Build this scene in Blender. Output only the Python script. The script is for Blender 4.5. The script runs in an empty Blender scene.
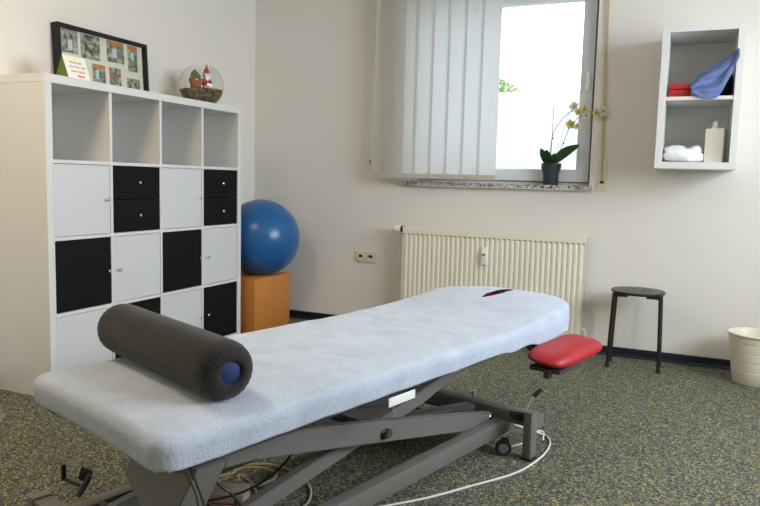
import bpy, bmesh, math, random
from mathutils import Vector, Matrix, noise
random.seed(7)
PI = math.pi
scene = bpy.context.scene
COL = scene.collection

# ------------------------------------------------------------------ materials
def mat(name, col, rough=.5, metal=0., bump=0., bscale=50., var=0., vscale=6., sheen=0., coat=0., trans=0.):
    m = bpy.data.materials.new(name); m.use_nodes = True
    nt = m.node_tree; b = nt.nodes['Principled BSDF']
    b.inputs['Base Color'].default_value = (*col, 1)
    b.inputs['Roughness'].default_value = rough
    b.inputs['Metallic'].default_value = metal
    if sheen:
        b.inputs['Sheen Weight'].default_value = sheen
        b.inputs['Sheen Roughness'].default_value = .5
    if coat: b.inputs['Coat Weight'].default_value = coat
    if trans: b.inputs['Transmission Weight'].default_value = trans
    if bump or var:
        tc = nt.nodes.new('ShaderNodeTexCoord')
    if var:
        n = nt.nodes.new('ShaderNodeTexNoise'); n.inputs['Scale'].default_value = vscale; n.inputs['Detail'].default_value = 6
        nt.links.new(tc.outputs['Object'], n.inputs['Vector'])
        r = nt.nodes.new('ShaderNodeValToRGB')
        r.color_ramp.elements[0].position = .3; r.color_ramp.elements[1].position = .7
        r.color_ramp.elements[0].color = (*[max(0, c*(1-var)) for c in col], 1)
        r.color_ramp.elements[1].color = (*[min(1, c*(1+var)) for c in col], 1)
        nt.links.new(n.outputs['Fac'], r.inputs['Fac']); nt.links.new(r.outputs['Color'], b.inputs['Base Color'])
    if bump:
        n2 = nt.nodes.new('ShaderNodeTexNoise'); n2.inputs['Scale'].default_value = bscale; n2.inputs['Detail'].default_value = 4
        nt.links.new(tc.outputs['Object'], n2.inputs['Vector'])
        bp = nt.nodes.new('ShaderNodeBump'); bp.inputs['Strength'].default_value = bump; bp.inputs['Distance'].default_value = .002
        nt.links.new(n2.outputs['Fac'], bp.inputs['Height']); nt.links.new(bp.outputs['Normal'], b.inputs['Normal'])
    return m

M = {}
M['wall'] = mat('wall_paint', (.79, .755, .695), .85, bump=.25, bscale=180)
M['ceiling'] = mat('ceiling_paint', (.8, .78, .74), .9)
M['white'] = mat('white_laminate', (.74, .735, .71), .38)
M['white_door'] = mat('white_door_laminate', (.68, .68, .695), .4)
M['black'] = mat('black_brown_laminate', (.004, .0038, .0035), .75)
M['black'].node_tree.nodes['Principled BSDF'].inputs['Specular IOR Level'].default_value = .22
M['chrome'] = mat('chrome', (.85, .85, .85), .18, 1)
M['base'] = mat('navy_baseboard', (.006, .012, .022), .45)
M['pvc'] = mat('window_pvc', (.66, .68, .71), .35)
M['seal'] = mat('window_seal', (.12, .13, .14), .6)
M['rad'] = mat('radiator_enamel', (.82, .79, .64), .35)
M['cream'] = mat('cream_plastic', (.72, .66, .47), .4)
M['white_plastic'] = mat('white_plastic', (.8, .8, .78), .35)
M['black_plastic'] = mat('black_plastic', (.012, .012, .013), .4)
M['dark_slot'] = mat('dark_slot', (.05, .045, .035), .7)
M['orange'] = mat('orange_vinyl', (.56, .215, .04), .45, bump=.1, bscale=90)
M['ball'] = mat('blue_ball_vinyl', (.012, .11, .32), .28, bump=.05, bscale=30)
M['red'] = mat('red_vinyl', (.36, .006, .014), .5, bump=.08, bscale=120)
M['frame_grey'] = mat('grey_powder_coat', (.145, .14, .128), .42)
M['frame_dark'] = mat('dark_powder_coat', (.05, .048, .046), .45)
M['frame_light'] = mat('light_grey_sheet', (.20, .20, .185), .45)
M['rubber'] = mat('black_rubber', (.015, .015, .015), .6)
M['bolster'] = mat('charcoal_velour', (.017, .0155, .0145), .95, bump=.8, bscale=160, var=.35, vscale=14, sheen=.12)
M['bolster_core'] = mat('blue_foam', (.01, .022, .12), .7)
M['stool'] = mat('black_stool', (.018, .016, .015), .35)
M['bin'] = mat('cream_bin_plastic', (.74, .70, .56), .4)
M['terracotta'] = mat('terracotta', (.40, .10, .045), .8, var=.15, vscale=40)
M['cactus'] = mat('cactus_green', (.11, .17, .06), .7, bump=.5, bscale=120)
M['leaf'] = mat('orchid_leaf', (.02, .085, .012), .3, var=.25, vscale=25)
M['stem'] = mat('orchid_stem', (.14, .12, .09), .5)
M['petal'] = mat('orchid_petal', (.72, .68, .34), .6)
M['petal_white'] = mat('orchid_petal_pale', (.8, .78, .6), .6)
M['pot'] = mat('anthracite_pot', (.025, .032, .042), .4)
M['blue_cloth'] = mat('blue_cloth', (.14, .20, .42), .85, bump=.4, bscale=200, var=.15, vscale=12)
M['dark_cloth'] = mat('black_cloth', (.012, .012, .015), .9)
M['towel_white'] = mat('white_terry', (.86, .86, .86), .95, bump=.8, bscale=180)
M['tissue'] = mat('tissue_paper', (.85, .84, .8), .9)
M['red_box'] = mat('red_case', (.50, .02, .02), .45)
M['red_hat'] = mat('red_glaze', (.5, .015, .03), .4)
M['beard'] = mat('white_glaze', (.85, .83, .8), .5)
M['skin'] = mat('figure_tan', (.42, .34, .2), .6)
M['strap'] = mat('belt_webbing', (.56, .42, .24), .75, bump=.5, bscale=300)
M['plate'] = mat('belt_plate', (.70, .66, .52), .4)
M['cable_white'] = mat('white_cable', (.72, .70, .64), .45)
M['cable_cream'] = mat('cream_cable', (.5, .44, .29), .5)
M['cable_black'] = mat('black_cable', (.02, .02, .022), .45)
M['psu'] = mat('power_box', (.52, .46, .38), .5, var=.12, vscale=20)
M['green_card'] = mat('green_card', (.10, .17, .015), .7)
M['card'] = mat('white_card', (.85, .83, .78), .7)
M['paperboard'] = mat('photo_mount', (.80, .77, .68), .6)
M['black_frame'] = mat('black_frame', (.005, .004, .006), .7)
M['mat_grey'] = mat('grey_floor_mat', (.2, .2, .2), .9)
M['ext_wall'] = mat('neighbour_render', (.44, .485, .51), .9)
M['ground'] = mat('outside_ground', (.5, .5, .48), .9)
M['foliage'] = mat('foliage', (.26, .38, .14), .7, var=.3, vscale=8)
M['hook'] = mat('metal_hook', (.7, .7, .7), .3, 1)

def towel_mat():
    m = mat('pale_blue_velour', (.62, .69, .80), .95, sheen=.35)
    nt = m.node_tree; b = nt.nodes['Principled BSDF']; tc = nt.nodes.new('ShaderNodeTexCoord')
    n = nt.nodes.new('ShaderNodeTexNoise'); n.inputs['Scale'].default_value = 9; n.inputs['Detail'].default_value = 8; n.inputs['Roughness'].default_value = .7
    n.inputs['Distortion'].default_value = .6
    nt.links.new(tc.outputs['Object'], n.inputs['Vector'])
    r = nt.nodes.new('ShaderNodeValToRGB')
    r.color_ramp.elements[0].position = .3; r.color_ramp.elements[1].position = .72
    r.color_ramp.elements[0].color = (.37, .425, .515, 1); r.color_ramp.elements[1].color = (.50, .565, .67, 1)
    nt.links.new(n.outputs['Fac'], r.inputs['Fac']); nt.links.new(r.outputs['Color'], b.inputs['Base Color'])
    n2 = nt.nodes.new('ShaderNodeTexNoise'); n2.inputs['Scale'].default_value = 130; n2.inputs['Detail'].default_value = 5
    nt.links.new(tc.outputs['Object'], n2.inputs['Vector'])
    bp = nt.nodes.new('ShaderNodeBump'); bp.inputs['Strength'].default_value = .7; bp.inputs['Distance'].default_value = .004
    nt.links.new(n2.outputs['Fac'], bp.inputs['Height']); nt.links.new(bp.outputs['Normal'], b.inputs['Normal'])
    return m
M['towel'] = towel_mat()

def carpet_mat():
    m = bpy.data.materials.new('speckled_carpet'); m.use_nodes = True
    nt = m.node_tree; b = nt.nodes['Principled BSDF']; b.inputs['Roughness'].default_value = .95
    tc = nt.nodes.new('ShaderNodeTexCoord')
    v = nt.nodes.new('ShaderNodeTexVoronoi'); v.inputs['Scale'].default_value = 165
    nt.links.new(tc.outputs['Object'], v.inputs['Vector'])
    sp = nt.nodes.new('ShaderNodeSeparateColor'); nt.links.new(v.outputs['Color'], sp.inputs['Color'])
    r = nt.nodes.new('ShaderNodeValToRGB'); r.color_ramp.interpolation = 'CONSTANT'
    cols = [(0, (.026, .038, .048)), (.17, (.070, .088, .085)), (.38, (.145, .142, .070)), (.56, (.044, .062, .078)),
            (.68, (.31, .24, .055)), (.79, (.112, .128, .105)), (.89, (.33, .31, .19))]
    e = r.color_ramp.elements
    e[0].position = 0; e[0].color = (*cols[0][1], 1); e[1].position = cols[1][0]; e[1].color = (*cols[1][1], 1)
    for p_, c in cols[2:]:
        x = e.new(p_); x.color = (*c, 1)
    nt.links.new(sp.outputs[0], r.inputs['Fac']); nt.links.new(r.outputs['Color'], b.inputs['Base Color'])
    bp = nt.nodes.new('ShaderNodeBump'); bp.inputs['Strength'].default_value = .6; bp.inputs['Distance'].default_value = .004
    nt.links.new(v.outputs['Distance'], bp.inputs['Height']); nt.links.new(bp.outputs['Normal'], b.inputs['Normal'])
    return m
M['carpet'] = carpet_mat()

def granite_mat():
    m = bpy.data.materials.new('speckled_granite'); m.use_nodes = True
    nt = m.node_tree; b = nt.nodes['Principled BSDF']; b.inputs['Roughness'].default_value = .3
    tc = nt.nodes.new('ShaderNodeTexCoord')
    v = nt.nodes.new('ShaderNodeTexNoise'); v.inputs['Scale'].default_value = 75; v.inputs['Detail'].default_value = 3
    nt.links.new(tc.outputs['Object'], v.inputs['Vector'])
    r = nt.nodes.new('ShaderNodeValToRGB'); e = r.color_ramp.elements
    e[0].position = .40; e[0].color = (.06, .055, .05, 1); e[1].position = .5; e[1].color = (.46, .42, .35, 1)
    x = e.new(.62); x.color = (.62, .58, .5, 1)
    nt.links.new(v.outputs['Fac'], r.inputs['Fac']); nt.links.new(r.outputs['Color'], b.inputs['Base Color'])
    return m
M['granite'] = granite_mat()

def translucent_mat(name, col, tcol, fac):
    m = bpy.data.materials.new(name); m.use_nodes = True
    nt = m.node_tree; nt.nodes.remove(nt.nodes['Principled BSDF']); out = nt.nodes['Material Output']
    d = nt.nodes.new('ShaderNodeBsdfDiffuse'); d.inputs['Color'].default_value = (*col, 1)
    t = nt.nodes.new('ShaderNodeBsdfTranslucent'); t.inputs['Color'].default_value = (*tcol, 1)
    tc = nt.nodes.new('ShaderNodeTexCoord'); wv = nt.nodes.new('ShaderNodeTexNoise'); wv.inputs['Scale'].default_value = 300
    nt.links.new(tc.outputs['Object'], wv.inputs['Vector'])
    bp = nt.nodes.new('ShaderNodeBump'); bp.inputs['Strength'].default_value = .15; bp.inputs['Distance'].default_value = .001
    nt.links.new(wv.outputs['Fac'], bp.inputs['Height']); nt.links.new(bp.outputs['Normal'], d.inputs['Normal'])
    mx = nt.nodes.new('ShaderNodeMixShader'); mx.inputs[0].default_value = fac
    nt.links.new(d.outputs[0], mx.inputs[1]); nt.links.new(t.outputs[0], mx.inputs[2]); nt.links.new(mx.outputs[0], out.inputs['Surface'])
    return m
M['slat'] = translucent_mat('blind_fabric', (.84, .80, .71), (.84, .88, .94), .5)
M['slat_hem'] = translucent_mat('blind_hem', (.66, .60, .48), (.6, .55, .42), .12)

def glass_mat(name, fac=.08, tint=(1, 1, 1)):
    m = bpy.data.materials.new(name); m.use_nodes = True
    nt = m.node_tree; nt.nodes.remove(nt.nodes['Principled BSDF']); out = nt.nodes['Material Output']
    t = nt.nodes.new('ShaderNodeBsdfTransparent'); t.inputs['Color'].default_value = (*tint, 1)
    g = nt.nodes.new('ShaderNodeBsdfGlossy'); g.inputs['Roughness'].default_value = .02
    fr = nt.nodes.new('ShaderNodeLayerWeight'); fr.inputs['Blend'].default_value = .5
    pw = nt.nodes.new('ShaderNodeMath'); pw.operation = 'POWER'; pw.inputs[1].default_value = 5
    ml = nt.nodes.new('ShaderNodeMath'); ml.operation = 'MULTIPLY_ADD'; ml.inputs[1].default_value = .5; ml.inputs[2].default_value = .03
    nt.links.new(fr.outputs['Facing'], pw.inputs[0]); nt.links.new(pw.outputs[0], ml.inputs[0])
    mx = nt.nodes.new('ShaderNodeMixShader')
    nt.links.new(ml.outputs[0], mx.inputs[0]); nt.links.new(t.outputs[0], mx.inputs[1]); nt.links.new(g.outputs[0], mx.inputs[2])
    nt.links.new(mx.outputs[0], out.inputs['Surface'])
    return m
M['glass'] = glass_mat('window_glass')
M['bowl_glass'] = glass_mat('bowl_glass', tint=(.97, .98, .97))

def soil_mat():
    m = bpy.data.materials.new('terrarium_soil'); m.use_nodes = True
    nt = m.node_tree; b = nt.nodes['Principled BSDF']; b.inputs['Roughness'].default_value = .95
    tc = nt.nodes.new('ShaderNodeTexCoord'); sep = nt.nodes.new('ShaderNodeSeparateXYZ')
    nt.links.new(tc.outputs['Object'], sep.inputs[0])
    n = nt.nodes.new('ShaderNodeTexNoise'); n.inputs['Scale'].default_value = 45; n.inputs['Detail'].default_value = 5
    nt.links.new(tc.outputs['Object'], n.inputs['Vector'])
    r = nt.nodes.new('ShaderNodeValToRGB'); e = r.color_ramp.elements
    e[0].position = .38; e[0].color = (.03, .018, .01, 1); e[1].position = .62; e[1].color = (.24, .19, .09, 1)
    nt.links.new(n.outputs['Fac'], r.inputs['Fac']); nt.links.new(r.outputs['Color'], b.inputs['Base Color'])
    return m
M['soil'] = soil_mat()

def photo_mat(name, tint, seed, head=None):
    m = bpy.data.materials.new(name); m.use_nodes = True
    nt = m.node_tree; b = nt.nodes['Principled BSDF']; b.inputs['Roughness'].default_value = .4
    tc = nt.nodes.new('ShaderNodeTexCoord'); mp = nt.nodes.new('ShaderNodeMapping'); mp.inputs['Location'].default_value = (seed, seed*2.3, seed*.7)
    nt.links.new(tc.outputs['Object'], mp.inputs['Vector'])
    n = nt.nodes.new('ShaderNodeTexNoise'); n.inputs['Scale'].default_value = 38; n.inputs['Detail'].default_value = 4
    nt.links.new(mp.outputs[0], n.inputs['Vector'])
    r = nt.nodes.new('ShaderNodeValToRGB'); e = r.color_ramp.elements
    e[0].position = .36; e[0].color = (.07, .065, .05, 1); e[1].position = .5; e[1].color = (*tint, 1)
    x = e.new(.62); x.color = (.5, .48, .4, 1)
    nt.links.new(n.outputs['Fac'], r.inputs['Fac']); nt.links.new(r.outputs['Color'], b.inputs['Base Color'])
    return m

# ------------------------------------------------------------------ mesh helpers
class MB:
    def __init__(s): s.bm = bmesh.new()
    def box(s, x0, x1, y0, y1, z0, z1, mtx=None, bev=0.):
        b = bmesh.new(); bmesh.ops.create_cube(b, size=1)
        for v in b.verts:
            v.co = Vector(((x0+x1)/2 + v.co.x*(x1-x0), (y0+y1)/2 + v.co.y*(y1-y0), (z0+z1)/2 + v.co.z*(z1-z0)))
        if bev: bmesh.ops.bevel(b, geom=b.edges[:], offset=bev, segments=2, affect='EDGES', profile=.6)
        if mtx: b.transform(mtx)
        s._add(b); return s
    def _add(s, b):
        me = bpy.data.meshes.new('t'); b.to_mesh(me); b.free(); s.bm.from_mesh(me); bpy.data.meshes.remove(me)
    def bar(s, a, b_, wx, wz, bev=.003, up=Vector((0, 0, 1))):
        """rectangular bar from a to b, wx sideways, wz in the up direction"""
        a = Vector(a); b_ = Vector(b_); d = (b_-a); L = d.length; d.normalize()
        x = d.cross(up).normalized(); z = x.cross(d).normalized()
        m = Matrix((x, d, z)).transposed().to_4x4(); m.translation = a
        return s.box(-wx/2, wx/2, 0, L, -wz/2, wz/2, m, bev)
    def tube(s, pts, r, seg=8, cap=True):
        pts = [Vector(p) for p in pts]; b = bmesh.new(); rings = []
        n = len(pts); prev = None
        for i, p in enumerate(pts):
            t = (pts[min(i+1, n-1)] - pts[max(i-1, 0)]).normalized()
            if prev is None:
                x = t.orthogonal().normalized()
            else:
                x = (prev - t*prev.dot(t)).normalized()
            prev = x; y = t.cross(x); rr = r[i] if isinstance(r, (list, tuple)) else r
            rings.append([b.verts.new(p + (x*math.cos(2*PI*k/seg) + y*math.sin(2*PI*k/seg))*rr) for k in range(seg)])
        for i in range(n-1):
            for k in range(seg):
                b.faces.new((rings[i][k], rings[i][(k+1) % seg], rings[i+1][(k+1) % seg], rings[i+1][k]))
        if cap:
            b.faces.new(rings[0][::-1]); b.faces.new(rings[-1])
        bmesh.ops.recalc_face_normals(b, faces=b.faces); s._add(b); return s
    def lathe(s, prof, seg=40, mtx=None, closed=False):
        """prof: list of (r, z); r=0 ends become poles"""
        b = bmesh.new(); rings = []
        for r, z in prof:
            if r < 1e-6: rings.append([b.verts.new((0, 0, z))])
            else: rings.append([b.verts.new((r*math.cos(2*PI*k/seg), r*math.sin(2*PI*k/seg), z)) for k in range(seg)])
        pairs = list(zip(rings[:-1], rings[1:]))
        if closed: pairs.append((rings[-1], rings[0]))
        for A, B in pairs:
            for k in range(seg):
                a0, a1 = A[k % len(A)], A[(k+1) % len(A)]; b0, b1 = B[k % len(B)], B[(k+1) % len(B)]
                f = [a0]
                for v in (a1, b1, b0):
                    if v not in f: f.append(v)
                if len(f) > 2: b.faces.new(f)
        bmesh.ops.recalc_face_normals(b, faces=b.faces)
        if mtx: b.transform(mtx)
        s._add(b); return s
    def prism(s, poly, axis, a0, a1, mtx=None, bev=0.):
        """poly: 2-d outline; axis 'x','y','z' extruded from a0 to a1"""
        b = bmesh.new()
        def P(u, v, a):
            return {'x': (a, u, v), 'y': (u, a, v), 'z': (u, v, a)}[axis]
        A = [b.verts.new(P(u, v, a0)) for u, v in poly]; B = [b.verts.new(P(u, v, a1)) for u, v in poly]
        b.faces.new(A[::-1]); b.faces.new(B); n = len(poly)
        for i in range(n): b.faces.new((A[i], A[(i+1) % n], B[(i+1) % n], B[i]))
        bmesh.ops.recalc_face_normals(b, faces=b.faces)
        if bev: bmesh.ops.bevel(b, geom=b.edges[:], offset=bev, segments=2, affect='EDGES')
        if mtx: b.transform(mtx)
        s._add(b); return s
    def build(s, name, m, parent=None, smooth=False, loc=None, recenter=False):
        me = bpy.data.meshes.new(name)
        if recenter:
            vs = [v.co for v in s.bm.verts]
            c = Vector(((min(v.x for v in vs)+max(v.x for v in vs))/2, (min(v.y for v in vs)+max(v.y for v in vs))/2, min(v.z for v in vs)))
            for v in s.bm.verts: v.co -= c
        s.bm.to_mesh(me); s.bm.free()
        me.materials.append(M[m] if isinstance(m, str) else m)
        if smooth:
            for p in me.polygons: p.use_smooth = True
            me.set_sharp_from_angle(angle=math.radians(smooth if not isinstance(smooth, bool) else 40))
        o = bpy.data.objects.new(name, me); COL.objects.link(o)
        if parent: o.parent = parent
        if recenter: o.location = c
        if loc: o.location = loc
        return o

def empty(name, loc, rz=0.):
    o = bpy.data.objects.new(name, None); COL.objects.link(o); o.location = loc; o.rotation_euler = (0, 0, rz)
    o.empty_display_size = .1; return o
def tag(o, label, cat, group=None, kind=None):
    o['label'] = label; o['category'] = cat
    if group: o['group'] = group
    if kind: o['kind'] = kind
    return o
def struct(o): o['kind'] = 'structure'; return o
def copy_tree(o, parent=None):
    c = o.copy(); COL.objects.link(c)
    if parent: c.parent = parent
    for ch in list(o.children): copy_tree(ch, c)
    return c
def spline(pts, n=8):
    """Catmull-Rom through pts"""
    P = [Vector(p) for p in pts]; P = [P[0]*2-P[1]] + P + [P[-1]*2-P[-2]]; out = []
    for i in range(1, len(P)-2):
        a, b, c, d = P[i-1:i+3]
        for k in range(n):
            t = k/n
            out.append(.5*((2*b) + (c-a)*t + (2*a-5*b+4*c-d)*t*t + (3*b-a-3*c+d)*t*t*t))
    out.append(P[-2]); return out

# ------------------------------------------------------------------ camera
cam = bpy.data.cameras.new('camera'); co = bpy.data.objects.new('camera', cam); COL.objects.link(co)
co.location = (2.59251274, -2.21252251, 1.03445538)
co.rotation_euler = (1.46663846, -0.02606355, 0.41710607)
cam.sensor_width = 36; cam.lens = 691.3717/760*36; cam.clip_start = .02
scene.camera = co

# ------------------------------------------------------------------ setting
XL, XR, YF, YB, H = -.40, 4.30, -3.4, 2.2014, 2.60
T = .30
struct(MB().box(XL-T, XR+T, YF-T, YB+T, -.12, 0).build('floor', 'carpet'))
struct(MB().box(XL-T, XR+T, YF-T, YB+T, H, H+.15).build('ceiling', 'ceiling'))
struct(MB().box(XL-T, XL, YF-T, YB+T, 0, H).build('wall_left', 'wall'))
struct(MB().box(XL, XR, YF-T, YF, 0, H).build('wall_front', 'wall'))
# back wall with the window opening
WX0, WX1, WZ0, WZ1 = .845, 2.040, 1.008, 2.34
def holed(us, zs, mk, a0, a1):
    b = bmesh.new(); V = {}
    for i, u in enumerate(us):
        for j, z in enumerate(zs):
            for k, a in enumerate((a0, a1)): V[i, j, k] = b.verts.new(mk(u, a, z))
    solid = lambda i, j: 0 <= i < 3 and 0 <= j < 3 and not (i == 1 and j == 1)
    for i in range(3):
        for j in range(3):
            if not solid(i, j): continue
            for k in (0, 1): b.faces.new((V[i, j, k], V[i+1, j, k], V[i+1, j+1, k], V[i, j+1, k]))
            for (di, dj, p_, q_) in ((-1, 0, (i, j), (i, j+1)), (1, 0, (i+1, j), (i+1, j+1)), (0, -1, (i, j), (i+1, j)), (0, 1, (i, j+1), (i+1, j+1))):
                if not solid(i+di, j+dj): b.faces.new((V[(*p_, 0)], V[(*q_, 0)], V[(*q_, 1)], V[(*p_, 1)]))
    bmesh.ops.recalc_face_normals(b, faces=b.faces); m = MB(); m._add(b); return m
struct(holed((XL, WX0, WX1, XR), (0, WZ0, WZ1, H), lambda u, a, z: (u, a, z), YB, YB+T).build('wall_back', 'wall'))
# right wall with a wide window (lights the room from the right)
RY0, RY1, RZ0, RZ1 = -.75, 1.35, .95, 2.35
struct(holed((YF, RY0, RY1, YB), (0, RZ0, RZ1, H), lambda u, a, z: (a, u, z), XR, XR+T).build('wall_right', 'wall'))
# baseboards: dark strip with a lip at the carpet
def baseboard(name, pts_a, pts_b, nrm):
    m = MB(); a = Vector(pts_a); b = Vector(pts_b); n = Vector(nrm)
    d = (b-a).normalized(); mt = Matrix((n, d, Vector((0, 0, 1)))).transposed().to_4x4(); mt.translation = a
    m.prism([(0, 0), (.022, 0), (.020, .008), (.010, .016), (.009, .052), (.005, .056), (0, .056)], 'y', 0, (b-a).length, mt)
    struct(m.build(name, 'base'))
baseboard('baseboard_back', (XL, YB, 0), (XR, YB, 0), (0, -1, 0))
baseboard('baseboard_right', (XR, YF, 0), (XR, YB-.022, 0), (-1, 0, 0))
baseboard('baseboard_left', (XL, YF, 0), (XL, YB-.022, 0), (1, 0, 0))

# window 1 (back wall): outer frame, one sash, glass, handle, granite sill
FY = YB+.06
win = struct(empty('window_1', (1.44, YB, WZ0)))
def wb(name, m_, mb, parent=win):
    o = mb.build(name, m_, parent, smooth=30); o.location = -Vector(parent.location) if parent.parent is None else (0, 0, 0); return o
def ring(x0, x1, z0, z1, w, y0, y1, bev=.004):
    m = MB(); m.box(x0, x0+w, y0, y1, z0, z1, bev=bev); m.box(x1-w, x1, y0, y1, z0, z1, bev=bev)
    m.box(x0+w-.002, x1-w+.002, y0, y1, z0, z0+w, bev=bev); m.box(x0+w-.002, x1-w+.002, y0, y1, z1-w, z1, bev=bev); return m
wb('outer_frame', 'pvc', ring(WX0+.002, WX1-.004, 1.036, WZ1-.002, .045, FY+.012, FY+.075))
wb('seal', 'seal', ring(WX0+.035, WX1-.012, 1.052, WZ1-.035, .012, FY+.004, FY+.014, .001))
sash = wb('sash', 'pvc', ring(WX0+.022, WX1-.018, 1.058, 2.237, .072, FY-.004, FY+.012))
wb('sash_bead', 'pvc', ring(WX0+.088, WX1-.084, 1.124, 2.175, .012, FY+.010, FY+.05, .002))
wb('top_panel', 'pvc', MB().box(WX0+.04, WX1-.04, FY+.01, FY+.06, 2.22, WZ1-.03))
wb('glass_pane', 'glass', MB().box(WX0+.09, WX1-.086, FY+.028, FY+.034, 1.13, 2.17))
hm = MB().box(1.983, 2.007, FY-.016, FY-.003, 1.645, 1.715, bev=.004).box(1.988, 2.003, FY-.045, FY-.016, 1.695, 1.71, bev=.003).box(1.987, 2.004, FY-.055, FY-.04, 1.61, 1.725, bev=.005)
wb('handle', 'white_plastic', hm)
wb('sill', 'granite', MB().box(.826, 2.056, YB-.045, FY+.07, 1.010, 1.036, bev=.002))

# window 2 (right wall)
win2 = struct(empty('window_2', (XR, .30, RZ0)))
m = MB(); yc = (RY0+RY1)/2
for (a, b) in ((RY0, yc), (yc, RY1)):
    m.box(XR+.06, XR+.13, a, a+.07, RZ0, RZ1); m.box(XR+.06, XR+.13, b-.07, b, RZ0, RZ1)
    m.box(XR+.06, XR+.13, a, b, RZ0, RZ0+.07); m.box(XR+.06, XR+.13, a, b, RZ1-.07, RZ1)
wb('outer_frame', 'pvc', m, win2)
wb('glass_pane', 'glass', MB().box(XR+.09, XR+.096, RY0+.06, RY1-.06, RZ0+.06, RZ1-.06), win2)
wb('sill', 'granite', MB().box(XR-.03, XR+.06, RY0, RY1, RZ0-.001, RZ0+.024), win2)

# vertical blind
SY = YB-.12
bl = tag(empty('vertical_blind', (1.06, SY, 1.05)), 'off white vertical slat blind drawn over the left part of the window', 'blind')
def lb(name, m_, mb, smooth=False):
    o = mb.build(name, m_, bl, smooth); o.location = -Vector(bl.location); return o
cx = [1.4195 - .1085*k for k in range(6)] + [.790, .752, .722, .690]
tl = [4]*6 + [6, 8, 10, 12]
for i, (x, a) in enumerate(zip(cx, tl)):
    y = SY + (.0 if i < 6 else .003*(i-5))
    mt = Matrix.Translation((x, y, 0)) @ Matrix.Rotation(math.radians(-a), 4, 'Z')
    sl = lb('slat', 'slat', MB().box(-.0635, .0635, -.0006, .0006, 1.085, 2.34, mt))
    h = MB().box(-.0635, .0635, -.0022, .0022, 1.055, 1.088, mt).build('slat_hem', 'slat_hem', sl)
lb('headrail', 'white_plastic', MB().box(.60, 2.08, SY-.022, SY+.022, 2.34, 2.385, bev=.004).box(.62, .64, SY, YB, 2.35, 2.375).box(2.02, 2.04, SY, YB, 2.35, 2.375))
for i in range(5):
    ch = MB(); a = Vector((cx[i]-.05, SY-.012, 1.078)); b = Vector((cx[i+1]+.05-.04, SY-.012, 1.078))
    ch.tube(spline([a, (a+b)/2+Vector((0, -.002, -.014)), b], 5), .0012, 5)
    lb('bottom_chain', 'cream', ch)
lb('pull_cord', 'slat_hem', MB().tube([(.648, SY-.01, 2.34), (.622, SY-.012, 1.16), (.628, SY-.012, 1.148), (.634, SY-.008, 1.16), (.656, SY-.008, 2.34)], .0022, 6))
lb('cord_weight', 'black_plastic', MB().tube([(.619, SY-.012, 1.175), (.619, SY-.012, 1.145)], .005, 8))

# roller shutter belt
bt = tag(empty('shutter_belt', (2.11, YB, 1.01)), 'beige roller shutter belt with wall plate right of the window', 'shutter belt')
def pb(name, m_, mb, parent, smooth=False):
    o = mb.build(name, m_, parent, smooth); mw = parent.matrix_basis.copy()
    o.matrix_basis = mw.inverted(); return o
pb('strap', 'strap', MB().bar((2.113, YB-.014, 1.06), (2.083, YB-.014, 2.45), .015, .0025, .0005, Vector((0, 1, 0))), bt)
pb('winder_plate', 'plate', MB().box(2.088, 2.140, YB-.013, YB-.0, 1.010, 1.205, bev=.003), bt)
pb('slot', 'dark_slot', MB().box(2.102, 2.126, YB-.0165, YB-.008, 1.052, 1.068), bt)
pb('screw', 'hook', MB().lathe([(0, .003), (.004, .002), (.004, 0)], 12, Matrix.Translation((2.114, YB-.012, 1.03)) @ Matrix.Rotation(PI/2, 4, 'X')), bt)

# radiator
ra = tag(empty('radiator', (1.457, YB-.07, .10)), 'cream ribbed panel radiator mounted under the window', 'radiator')
RX0, RX1, RZb, RZt, RF = .866, 2.054, .10, .735, YB-.125
poly = []
n = 36; pitch = (RX1-RX0-.02)/n
x = RX0+.01; poly.append((RX0, RF+.008)); 
for i in range(n):
    poly += [(x+pitch*.08, RF+.0045), (x+pitch*.30, RF), (x+pitch*.70, RF), (x+pitch*.92, RF+.0045)]; x += pitch
poly.append((RX1, RF+.008)); poly += [(RX1, RF+.02), (RX0, RF+.02)]
m = MB().prism(poly, 'z', RZb+.03, RZt-.045)
m.box(RX0, RX1, RF+.0, RF+.02, RZt-.047, RZt-.012, bev=.003).box(RX0, RX1, RF+.0, RF+.02, RZb, RZb+.032, bev=.003)
pb('front_panel', 'rad', m, ra)
m = MB()
for i in range(n+1): 
    m.box(RX0+.01+pitch*i-.0065, RX0+.01+pitch*i+.0065, RF-.0015, RF+.004, RZt-.051, RZt-.046)
pb('rib_shadow_gap', 'dark_slot', m, ra)
pb('back_panel', 'rad', MB().box(RX0, RX1, YB-.055, YB-.04, RZb, RZt-.012), ra)
for a in (RX0, RX1-.004): pb('side_panel', 'rad', MB().box(a, a+.004, RF+.004, YB-.038, RZb+.02, RZt-.006), ra)
m = MB().box(RX0, RX1, RF+.002, RF+.012, RZt-.014, RZt, bev=.002).box(RX0, RX1, YB-.05, YB-.038, RZt-.014, RZt-.002)
for i in range(60): m.box(RX0+.01+i*.0199, RX0+.018+i*.0199, RF+.01, YB-.045, RZt-.010, RZt-.004)
pb('top_grille', 'rad', m, ra)
for xx in (RX0+.15, RX1-.15): pb('wall_bracket', 'white_plastic', MB().box(xx-.015, xx+.015, YB-.04, YB-.0005, .2, .6), ra)
pb('valve_body', 'black_plastic', MB().lathe([(0, 0), (.022, 0), (.022, .022), (0, .022)], 20, Matrix.Translation((RX0+.002, RF+.03, .716)) @ Matrix.Rotation(-PI/2, 4, 'Y')), ra)
v_ = pb('thermostat_knob', 'white_plastic', MB().lathe([(0, 0), (.021, 0), (.025, .01), (.024, .044), (.018, .052), (0, .053)], 20, Matrix.Translation((RX0-.019, RF+.03, .716)) @ Matrix.Rotation(-PI/2, 4, 'Y')), ra, 30)
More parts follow.
